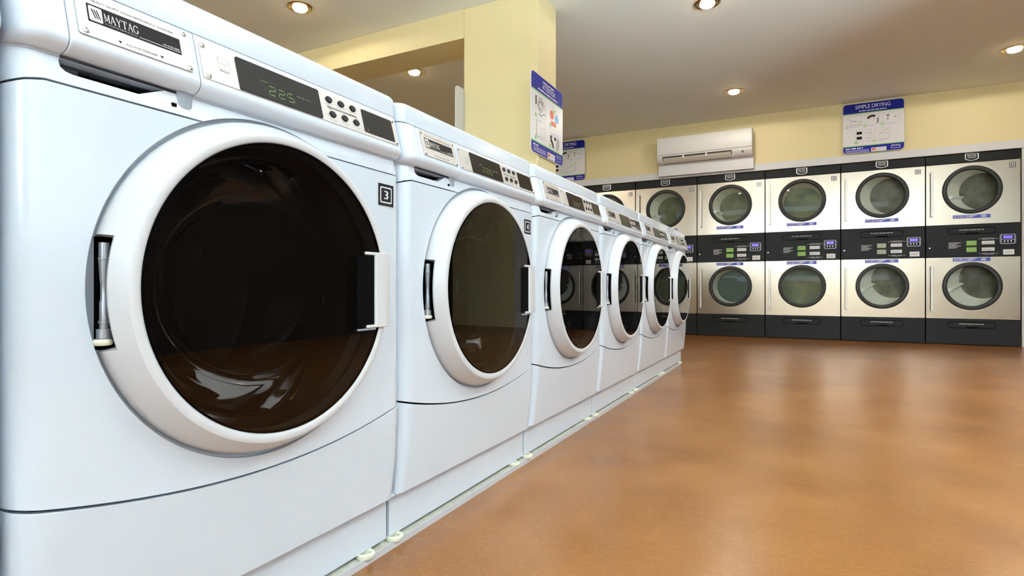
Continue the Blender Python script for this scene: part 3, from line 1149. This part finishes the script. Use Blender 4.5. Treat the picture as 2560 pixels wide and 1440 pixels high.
def make_dryer(label, cfg):
    root = thing('stacked_dryer', label, 'dryer', group='steel stacked dryers along the far wall')
    bm = bmesh.new()
    x0, x1 = 0.004, DW - 0.004
    box(bm, x0, x1, 0.90, 0.905, 0.0, DTOP)
    box(bm, x0, x0 + 0.003, 0.032, 0.90, 0.0, DTOP)
    box(bm, x1 - 0.003, x1, 0.032, 0.90, 0.0, DTOP)
    box(bm, x0, x1, 0.032, 0.90, DTOP - 0.004, DTOP)
    finish('cabinet', bm, M['dryblack'], root)
    hd = newbox('header_panel', (x0, x1, 0, 0.03, 1.8885, DTOP - 0.001), M['dryblack'], root, bevel=0.003)
    badge(hd, DCX, 1.905, 1.980, 0.0)
    for lvl in (0, 1):
        z0, z1, zc = DZ[lvl]
        bm = slab([rrect(x0 + .001, x1 - .001, z0, z1, 0.006, 3), circle_pts(DCX, zc, 0.236, 72)], 0.028, lambda u, v, d: (u, -d, v))
        door = finish(('upper_door', 'lower_door')[lvl], bm, M['steel'], root, bevel=0.003)
        bm = bmesh.new()
        lathe_y(bm, [(0.234, 0.020), (0.2475, 0.000), (0.2475, -0.012), (0.241, -0.021), (0.226, -0.025), (0.2105, -0.021), (0.2065, -0.010), (0.2065, 0.020)], DCX, zc, 72, close=True)
        finish('window_gasket', bm, M['gasket'], door)
        bm = bmesh.new()
        lathe_y(bm, [(0.2068, -0.010), (0.16, -0.0145), (0.10, -0.018), (0.0, -0.020)], DCX, zc, 64)
        finish('door_glass', bm, M['dryglass'], door, smooth=80)
        # drum seen through the window: tilted liner, perforated back, lifter fin
        dx, dz, dep, rb, backm, fin = cfg[lvl]
        sh = lambda y: (dx * max(0, y - .02) / dep, dz * max(0, y - .02) / dep)
        bm = bmesh.new()
        lathe_y(bm, [(0.209, 0.021), (0.216, 0.028)], DCX, zc, 64, 0, sh)
        lathe_y(bm, [(0.216, 0.028), (0.216 + (rb - .216) * .9, dep * .9), (rb, dep + .02)], DCX, zc, 64, 0, sh)
        lathe_y(bm, [(rb, dep + .02), (rb * .55, dep + .024), (0, dep + .026)], DCX, zc, 64, 1, lambda y: (dx, dz))
        if fin is not None:
            t = radians(fin)
            vs = []
            for y, rr in ((0.04, 0.213), (dep + .015, rb + .002)):
                sx, sz = sh(y)
                for w_, k in ((-0.022, 1.0), (-0.004, 0.80), (0.004, 0.80), (0.022, 1.0)):
                    vs.append(bm.verts.new((DCX + sx + rr * k * cos(t) - w_ * sin(t), y, zc + sz + rr * k * sin(t) + w_ * cos(t))))
            for i in range(3):
                bm.faces.new((vs[i], vs[i + 1], vs[i + 5], vs[i + 4])).material_index = 0
            bm.faces.new(vs[:4])
        finish(('upper_drum', 'lower_drum')[lvl], bm, [M['drylin'], M[backm]], root, smooth=40)
        # handle bar on two stand-offs
        h0, h1 = ((1.340, 1.812), (0.346, 0.822))[lvl]
        bm = bmesh.new()
        box(bm, 0.040, 0.060, -0.042, -0.026, h0, h1)
        box(bm, 0.044, 0.056, -0.027, 0.001, h0 + .055, h0 + .075)
        box(bm, 0.044, 0.056, -0.027, 0.001, h1 - .075, h1 - .055)
        finish('door_handle', bm, M['handle'], door, bevel=0.003)
        label_strip(door, (1.312, 0.866)[lvl])
    # number square on the upper door
    a = Art(lambda u, v, d: (u, -0.0005 - d, v), 0.0006)
    a.rect(0.688, 1.806, 0.738, 1.856, 'print_dark', 1)
    a.rect(0.694, 1.812, 0.732, 1.850, 'badge', 2, r=0.004)
    a.rect(0.700, 1.818, 0.726, 1.844, 'print_dark', 3, r=0.003)
    a.text('8', 0.707, 1.822, 0.719, 1.840, 'print_white', 4)
    a.done('number_square', [c for c in root.children if c.name.startswith('upper_door')][0])
    # control panel
    cp = newbox('control_panel', (x0, x1, 0, 0.03, 0.9115, 1.2475), M['dryblack'], root, bevel=0.003)
    pull_outline(cp, 1.150)
    yf = lambda u, v, d: (u, -d, v)
    a = Art(lambda u, v, d: (u, -0.012 - d, v), 0.0008)
    a.plate(0.612, 1.034, 0.738, 1.136, 'greyplastic', 0.013, r=0.016)
    a.rect(0.628, 1.082, 0.722, 1.126, 'black', 1, r=0.006)
    a.rect(0.637, 1.088, 0.712, 1.120, 'violet', 2)
    a.rect(0.628, 1.046, 0.722, 1.074, 'black', 1, r=0.005)
    for u in (0.648, 0.674, 0.700):
        a.disc(u, 1.062, 0.0075, 'print_white', 2)
    a.done('display_unit', cp)
    a = Art(lambda u, v, d: (u, -0.004 - d, v), 0.0008)
    a.plate(0.640, 0.928, 0.726, 0.980, 'label_white', 0.005, r=0.003)
    a.words(0.652, 0.948, 0.712, 0.958, 'print_grey')
    a.done('price_card', cp)
    gm = cfg[2]
    for z0, z1 in ((1.030, 1.078), (0.962, 1.010)):
        a = Art(lambda u, v, d: (u, -0.002 - d, v), 0.0008)
        a.plate(0.345, z0, 0.428, z1, gm, 0.003, r=0.002)
        a.words(0.370, z0 + .018, 0.400, z0 + .030, 'print_grey')
        a.done('green_label', cp)
    for z0, z1 in ((1.038, 1.072), (0.970, 1.004)):
        a = Art(lambda u, v, d: (u, -0.002 - d, v), 0.0008)
        a.plate(0.470, z0, 0.572, z1, 'label_white', 0.003, r=0.002)
        a.words(0.480, z0 + .010, 0.562, z0 + .022, 'print_grey')
        a.done('white_label', cp)
    for sgn, zc in ((1, 1.092), (-1, 0.945)):
        a = Art(lambda u, v, d: (u, -0.001 - d, v), 0.0008)
        pts = [(0.445 + 0.160 * k / 12, zc + sgn * 0.010 * sin(pi * k / 12)) for k in range(13)]
        a.path(pts, 0.004, 'print_grey', 1)
        a.words(0.475, zc - .006, 0.575, zc + .004, 'print_grey', 2)
        a.done('printed_caption', cp)
    a = Art(lambda u, v, d: (u, -0.001 - d, v), 0.0008)
    for k in range(6):
        a.rect(0.196, 1.058 - k * 0.011, 0.300 - 0.02 * (k % 3), 1.064 - k * 0.011, 'print_grey', 1)
    a.done('printed_notes', cp)
    bm = bmesh.new()
    lathe_y(bm, [(0.009, 0.001), (0.009, -0.006), (0.006, -0.009), (0, -0.009)], 0.034, 1.010, 16)
    finish('key_lock', bm, M['badge'], cp)
    bp = newbox('base_panel', (x0, x1, 0, 0.03, 0.004, 0.2675), M['dryblack'], root, bevel=0.003)
    pull_outline(bp, 0.176)
    return root


CF_A = ((0.118, 0.0, 0.15, 0.190, 'dryback', 198), (0.130, 0.072, 0.15, 0.203, 'dryback', 195), 'green')
CF_B = ((0.100, 0.010, 0.15, 0.196, 'dryback', None), (0.120, 0.072, 0.15, 0.203, 'dryback', 195), 'green_pale')
CF_C = ((0.010, -0.030, 0.16, 0.205, 'dryback_olive', None), (0.000, 0.0, 0.16, 0.206, 'dryback_olive', None), 'green')
CF_D = ((0.050, -0.015, 0.17, 0.190, 'dryback_olive', 200), (0.020, 0.0, 0.20, 0.195, 'dryback_teal', None), 'green')
DL = [('stacked steel dryer at the right end of the row, beside the white post', CF_A),
      ('stacked steel dryer under the wall sign that reads SIMPLE DRYING in full', CF_B),
      ('third stacked steel dryer from the right, olive drums in both windows', CF_C),
      ('stacked steel dryer below the right half of the air conditioner', CF_D),
      ('stacked steel dryer below the left end of the air conditioner, half hidden by washers', CF_D),
      ('leftmost visible stacked dryer, only its badge and upper corner showing over the washers', CF_D)]
dryers = []
protos = {}
for i, (lab, cfg) in enumerate(DL):
    key = id(cfg)
    if key in protos:
        o = copy_tree(protos[key])
    else:
        o = make_dryer(lab, cfg)
        protos[key] = o
    o['label'] = lab
    o.location = (DX1 - (i + 1) * DW, DY, 0)
    dryers.append(o)

# ------------------------------------------------------------------ air conditioner on the far wall
ax0, ax1 = -1.612, -0.505
t = thing('air_conditioner', 'white wall mounted split air conditioner above the dryers', 'air conditioner', ((ax0 + ax1) / 2, DY, 2.09))
L = ax1 - ax0


def extr(prof, x0, x1):
    bm = bmesh.new()
    a = [bm.verts.new((x0, y, z)) for y, z in prof]
    b = [bm.verts.new((x1, y, z)) for y, z in prof]
    n = len(prof)
    for i in range(n):
        j = (i + 1) % n
        bm.faces.new((a[i], a[j], b[j], b[i]))
    bm.faces.new(a[::-1]); bm.faces.new(b)
    return bm


h = L / 2
body = [(-0.002, 0.06), (-0.06, 0.052), (-0.105, 0.058), (-0.140, 0.072), (-0.165, 0.095), (-0.182, 0.125), (-0.190, 0.155), (-0.192, 0.365), (-0.186, 0.378), (-0.170, 0.384), (-0.002, 0.384)]
finish('casing', extr(body, -h, h), M['ac'], t, smooth=40, bevel=0.004)
finish('front_cover', extr([(-0.185, 0.162), (-0.199, 0.162), (-0.203, 0.168), (-0.203, 0.368), (-0.197, 0.378), (-0.185, 0.378)], -h + 0.002, h - 0.002), M['ac'], t, bevel=0.003)
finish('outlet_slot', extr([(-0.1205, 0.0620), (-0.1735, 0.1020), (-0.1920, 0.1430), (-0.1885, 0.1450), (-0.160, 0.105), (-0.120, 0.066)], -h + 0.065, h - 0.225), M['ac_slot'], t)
lv = finish('louver_flap', extr([(-0.140, 0.0660), (-0.1780, 0.0940), (-0.1955, 0.1240), (-0.1930, 0.1250), (-0.174, 0.098), (-0.138, 0.070)], -h + 0.075, h - 0.235), M['louver'], t)
for x in (-h + 0.31, -h + 0.58):
    bm = bmesh.new()
    box(bm, x, x + 0.022, -0.197, -0.150, 0.100, 0.142)
    finish('flap_support', bm, M['ac'], t, bevel=0.003)
bm = bmesh.new()
box(bm, h - 0.115, h - 0.095, -0.190, -0.170, 0.106, 0.124)
finish('sensor_window', bm, M['print_dark'], t)


# ------------------------------------------------------------------ signs
def sign_base(a, w, h, top, bot, title, tu0, tu1, tv, sub):
    a.plate(0, 0, w, h, 'signwhite', 0.006, r=0.035)
    a.poly([(0.003, h - top)] + [(w - 0.003, h - top)] + [(u, v) for u, v in rrect(0.003, w - 0.003, 0.003, h - 0.003, 0.033, 5)[0:12]], 'blue', 1)
    a.rect(0.003, h - top - 0.010, w - 0.003, h - top, 'signgreen', 1)
    a.poly([(w - 0.003, bot), (0.003, bot)] + [(u, v) for u, v in rrect(0.003, w - 0.003, 0.003, h - 0.003, 0.033, 5)[12:24]], 'blue', 1)
    a.rect(0.003, bot, w - 0.003, bot + 0.010, 'signgreen', 1)
    a.text(title, tu0 * w, h - top + tv[0], tu1 * w, h - top + tv[1], 'print_white', 2)
    a.words(w * 0.27, h - top + 0.014, w * 0.73, h - top + 0.026, 'print_white', 2)
    # foot: small print, white card box, shield
    a.words(0.025, bot - 0.028, 0.20, bot - 0.012, 'print_white', 2)
    for k in range(3):
        a.rect(0.025, bot - 0.044 - 0.012 * k, 0.25, bot - 0.039 - 0.012 * k, 'lavender', 2)
    a.rect(0.268, 0.006, 0.408, bot - 0.026, 'signwhite', 2)
    a.disc(0.288, 0.030, 0.013, 'red', 3)
    a.disc(0.303, 0.030, 0.013, 'orange', 4)
    a.rect(0.326, 0.026, 0.395, 0.034, 'lavender', 3)
    a.rect(0.450, 0.020, 0.535, bot - 0.016, 'lavender', 2, r=0.008)
    a.rect(0.455, 0.025, 0.530, bot - 0.021, 'blue', 3, r=0.007)
    a.text('MAYTAG', 0.462, 0.040, 0.523, 0.052, 'print_white', 4)


def drying_sign(loc, label):
    a = Art(lambda u, v, d: (u, -d, v), 0.0008)
    w, h = 0.570, 0.552
    sign_base(a, w, h, 0.108, 0.074, 'SIMPLE DRYING', 0.21, 0.78, (0.044, 0.086), 'SINGLE LOAD STACK DRYERS')
    def pic(u0, v0, u1, v1, dotc='signgreen'):
        a.rect(u0, v0, u1, v1, 'print_grey', 1)
        a.rect(u0 + .002, v0 + .002, u1 - .002, v1 - .002, 'signwhite', 2)
        a.disc(u0 - .004, v0 - .006, 0.015, 'signgreen', 3)
        a.disc(u0 - .004, v0 - .006, 0.008, 'signwhite', 4)
        a.rect(u0 + .020, v0 - .012, u1 - .03, v0 - .008, 'lavender', 1)
    pic(0.045, 0.300, 0.180, 0.415)
    a.frame_rect(0.075, 0.312, 0.170, 0.352, 0.005, 'print_grey', 3)
    a.path([(0.05, 0.385), (0.09, 0.362), (0.125, 0.356)], 0.006, 'print_grey', 3)
    pic(0.212, 0.300, 0.345, 0.415)
    a.arc(0.280, 0.345, 0.052, radians(60), radians(150), 0.022, 'print_black', 3)
    a.arc(0.280, 0.345, 0.052, radians(-40), radians(30), 0.010, 'print_dark', 3)
    a.arc(0.275, 0.345, 0.030, radians(10), radians(170), 0.004, 'print_grey', 3)
    pic(0.375, 0.300, 0.525, 0.415)
    a.rect(0.415, 0.330, 0.428, 0.392, 'print_grey', 3)
    a.rect(0.402, 0.380, 0.440, 0.392, 'print_grey', 3)
    a.rect(0.475, 0.355, 0.500, 0.368, 'print_grey', 3)
    a.rect(0.125, 0.125, 0.275, 0.255, 'print_grey', 1)
    a.rect(0.127, 0.127, 0.273, 0.253, 'signwhite', 2)
    for v in (0.150, 0.205):
        a.rect(0.132, v, 0.182, v + 0.030, 'print_black', 3)
        a.rect(0.205, v + 0.012, 0.262, v + 0.016, 'print_grey', 3)
        a.rect(0.225, v - 0.004, 0.262, v, 'print_grey', 3)
    a.disc(0.128, 0.116, 0.015, 'signgreen', 3)
    pic(0.300, 0.125, 0.440, 0.255)
    a.frame_rect(0.345, 0.135, 0.432, 0.195, 0.003, 'print_grey', 3)
    a.path([(0.345, 0.195), (0.385, 0.225), (0.432, 0.240)], 0.005, 'print_grey', 3)
    o = a.done('wall_sign', None)
    o.location = loc
    return tag(o, label, 'sign', 'SIMPLE DRYING instruction signs')


drying_sign((0.420, DY - 0.030, 2.085), 'blue and white SIMPLE DRYING sign at right, fully in view above the dryers')
drying_sign((-3.200, DY - 0.030, 2.075), 'blue and white SIMPLE DRYING sign partly hidden behind the pillar sign')

# ATTENTION sign on the aisle side of the pillar (faces +x)
SX, SY0, SZ0 = -1.606, 3.400, 1.510
a = Art(lambda u, v, d: (d, u, v), 0.0008)
w, h = 0.560, 0.552
a.plate(0, 0, w, h, 'signwhite', 0.006, r=0.035)
rp = rrect(0.003, w - 0.003, 0.003, h - 0.003, 0.033, 5)
a.poly([(0.003, h - 0.118), (w - 0.003, h - 0.118)] + rp[0:12], 'blue', 1)
a.rect(0.003, h - 0.127, w - 0.003, h - 0.118, 'signgreen', 1)
a.poly([(w - 0.003, 0.078), (0.003, 0.078)] + rp[12:24], 'blue', 1)
a.rect(0.003, 0.078, w - 0.003, 0.087, 'signgreen', 1)
a.words(0.19, h - 0.036, 0.40, h - 0.024, 'print_white', 2)
a.text('ATTENTION', 0.185, h - 0.082, 0.405, h - 0.044, 'print_white', 2)
a.words(0.11, h - 0.104, 0.46, h - 0.092, 'print_white', 2)
a.frame_rect(0.070, 0.265, 0.240, 0.400, 0.002, 'print_grey', 1)
a.arc(0.150, 0.345, 0.045, radians(0), radians(360), 0.007, 'print_grey', 2, 18)
a.arc(0.150, 0.345, 0.026, radians(0), radians(300), 0.006, 'print_dark', 2, 14)
a.path([(0.12, 0.285), (0.165, 0.275), (0.21, 0.30), (0.235, 0.295)], 0.005, 'print_dark', 2)
a.path([(0.19, 0.38), (0.225, 0.355), (0.235, 0.33)], 0.005, 'print_grey', 2)
a.rect(0.070, 0.335, 0.086, 0.395, 'print_dark', 2)
a.disc(0.072, 0.262, 0.015, 'signgreen', 2)
a.frame_rect(0.080, 0.115, 0.240, 0.240, 0.002, 'print_grey', 1)
a.frame_rect(0.092, 0.125, 0.152, 0.230, 0.003, 'print_grey', 2)
a.frame_rect(0.185, 0.125, 0.220, 0.195, 0.003, 'print_grey', 2)
a.disc(0.080, 0.112, 0.015, 'signgreen', 2)
a.frame_rect(0.320, 0.235, 0.480, 0.405, 0.002, 'lavender', 1)
a.disc(0.350, 0.335, 0.034, 'red', 2)
a.rect(0.340, 0.258, 0.425, 0.292, 'red', 2)
a.disc(0.440, 0.325, 0.032, 'skyblue', 2)
a.poly([(0.365, 0.400), (0.395, 0.375), (0.430, 0.392), (0.408, 0.352), (0.385, 0.356)], 'signgreen', 2)
a.disc(0.322, 0.255, 0.016, 'signgreen', 2)
for k in range(4):
    a.rect(0.330, 0.206 - k * 0.008, 0.475, 0.209 - k * 0.008, 'lavender', 1)
a.rect(0.322, 0.160, 0.350, 0.182, 'print_black', 2)
a.rect(0.395, 0.160, 0.425, 0.182, 'print_black', 2)
a.poly([(0.435, 0.125), (0.485, 0.120), (0.485, 0.185), (0.455, 0.180)], 'print_grey', 2)
a.arc(0.322, 0.095, 0.055, radians(5), radians(85), 0.024, 'print_black', 2)
a.poly([(0.420, 0.100), (0.470, 0.095), (0.470, 0.120), (0.435, 0.118)], 'print_grey', 2)
a.disc(0.324, 0.110, 0.014, 'signgreen', 3)
a.words(0.030, 0.052, 0.120, 0.066, 'print_white', 2)
for k in range(4):
    a.rect(0.030, 0.040 - 0.009 * k, 0.245, 0.044 - 0.009 * k, 'lavender', 2)
a.rect(0.268, 0.006, 0.408, 0.050, 'signwhite', 2)
a.disc(0.288, 0.030, 0.013, 'red', 3)
a.disc(0.303, 0.030, 0.013, 'orange', 4)
a.rect(0.326, 0.026, 0.395, 0.034, 'lavender', 3)
a.rect(0.440, 0.018, 0.525, 0.062, 'lavender', 2, r=0.008)
a.rect(0.445, 0.023, 0.520, 0.057, 'blue', 3, r=0.007)
a.text('MAYTAG', 0.452, 0.036, 0.513, 0.048, 'print_white', 4)
o = a.done('pillar_sign')
o.location = (SX, SY0, SZ0)
tag(o, 'blue and white ATTENTION sign on the aisle side of the yellow pillar', 'sign')
# board on the other side of the pillar, its plain back towards us
a = Art(lambda u, v, d: (-d, u, v), 0.0008)
a.plate(0, 0, w, h, 'signwhite', 0.006, r=0.035)
o = a.done('sign_board')
o.location = (PX0 - 0.007, 3.430, 1.515)
tag(o, 'plain white sign board edge sticking out left of the yellow pillar', 'sign')

# ------------------------------------------------------------------ recessed ceiling lights
LIGHTS = [((-3.280, 2.960), 'lit recessed ceiling light at upper left, in front of the header beam'),
          ((-3.288, 4.345), 'lit recessed ceiling light seen under the header beam, left of the pillar'),
          ((-0.604, 4.272), 'lit recessed ceiling light at the top edge, right of the pillar'),
          ((-0.624, 6.312), 'lit recessed ceiling light between the air conditioner and the right sign'),
          ((1.645, 6.301), 'lit recessed ceiling light at the right edge, nearest the right picture side')]


def make_light():
    root = thing('ceiling_light', '', 'ceiling light', group='recessed ceiling lights')
    n = 40

    def lath(prof):
        bm = bmesh.new()
        rings = [[bm.verts.new((r * cos(2 * pi * k / n), r * sin(2 * pi * k / n), z)) for k in range(n)] if r else [bm.verts.new((0, 0, z))] for r, z in prof]
        for p, q in zip(rings, rings[1:]):
            for k in range(n):
                j = (k + 1) % n
                bm.faces.new((p[k], p[j], q[j], q[k]) if len(q) > 1 else (p[k], p[j], q[0]))
        return bm
    finish('trim_ring', lath([(0.092, -0.0005), (0.093, -0.004), (0.086, -0.008), (0.074, -0.007), (0.068, -0.0015)]), M['reflector'], root)
    finish('reflector', lath([(0.068, -0.0015), (0.060, -0.004), (0.052, -0.0045)]), M['reflector'], root)
    finish('bulb', lath([(0.054, -0.0030), (0.053, -0.014), (0.044, -0.024), (0.025, -0.030), (0, -0.032)]), M['bulb'], root)
    return root


l0 = make_light()
for i, ((x, y), lab) in enumerate(LIGHTS):
    o = l0 if i == 0 else copy_tree(l0)
    o.location = (x, y, CEIL)
    o['label'] = lab
    lamp('ceiling_light_glow', 'SPOT', (x, y, CEIL - 0.045), (0, 0, 0), 20 if y > 6 else (20 if x > -1 else (9 if y < 4 else 30)), WARM, spot_size=radians(177), spot_blend=0.06, shadow_soft_size=0.06)
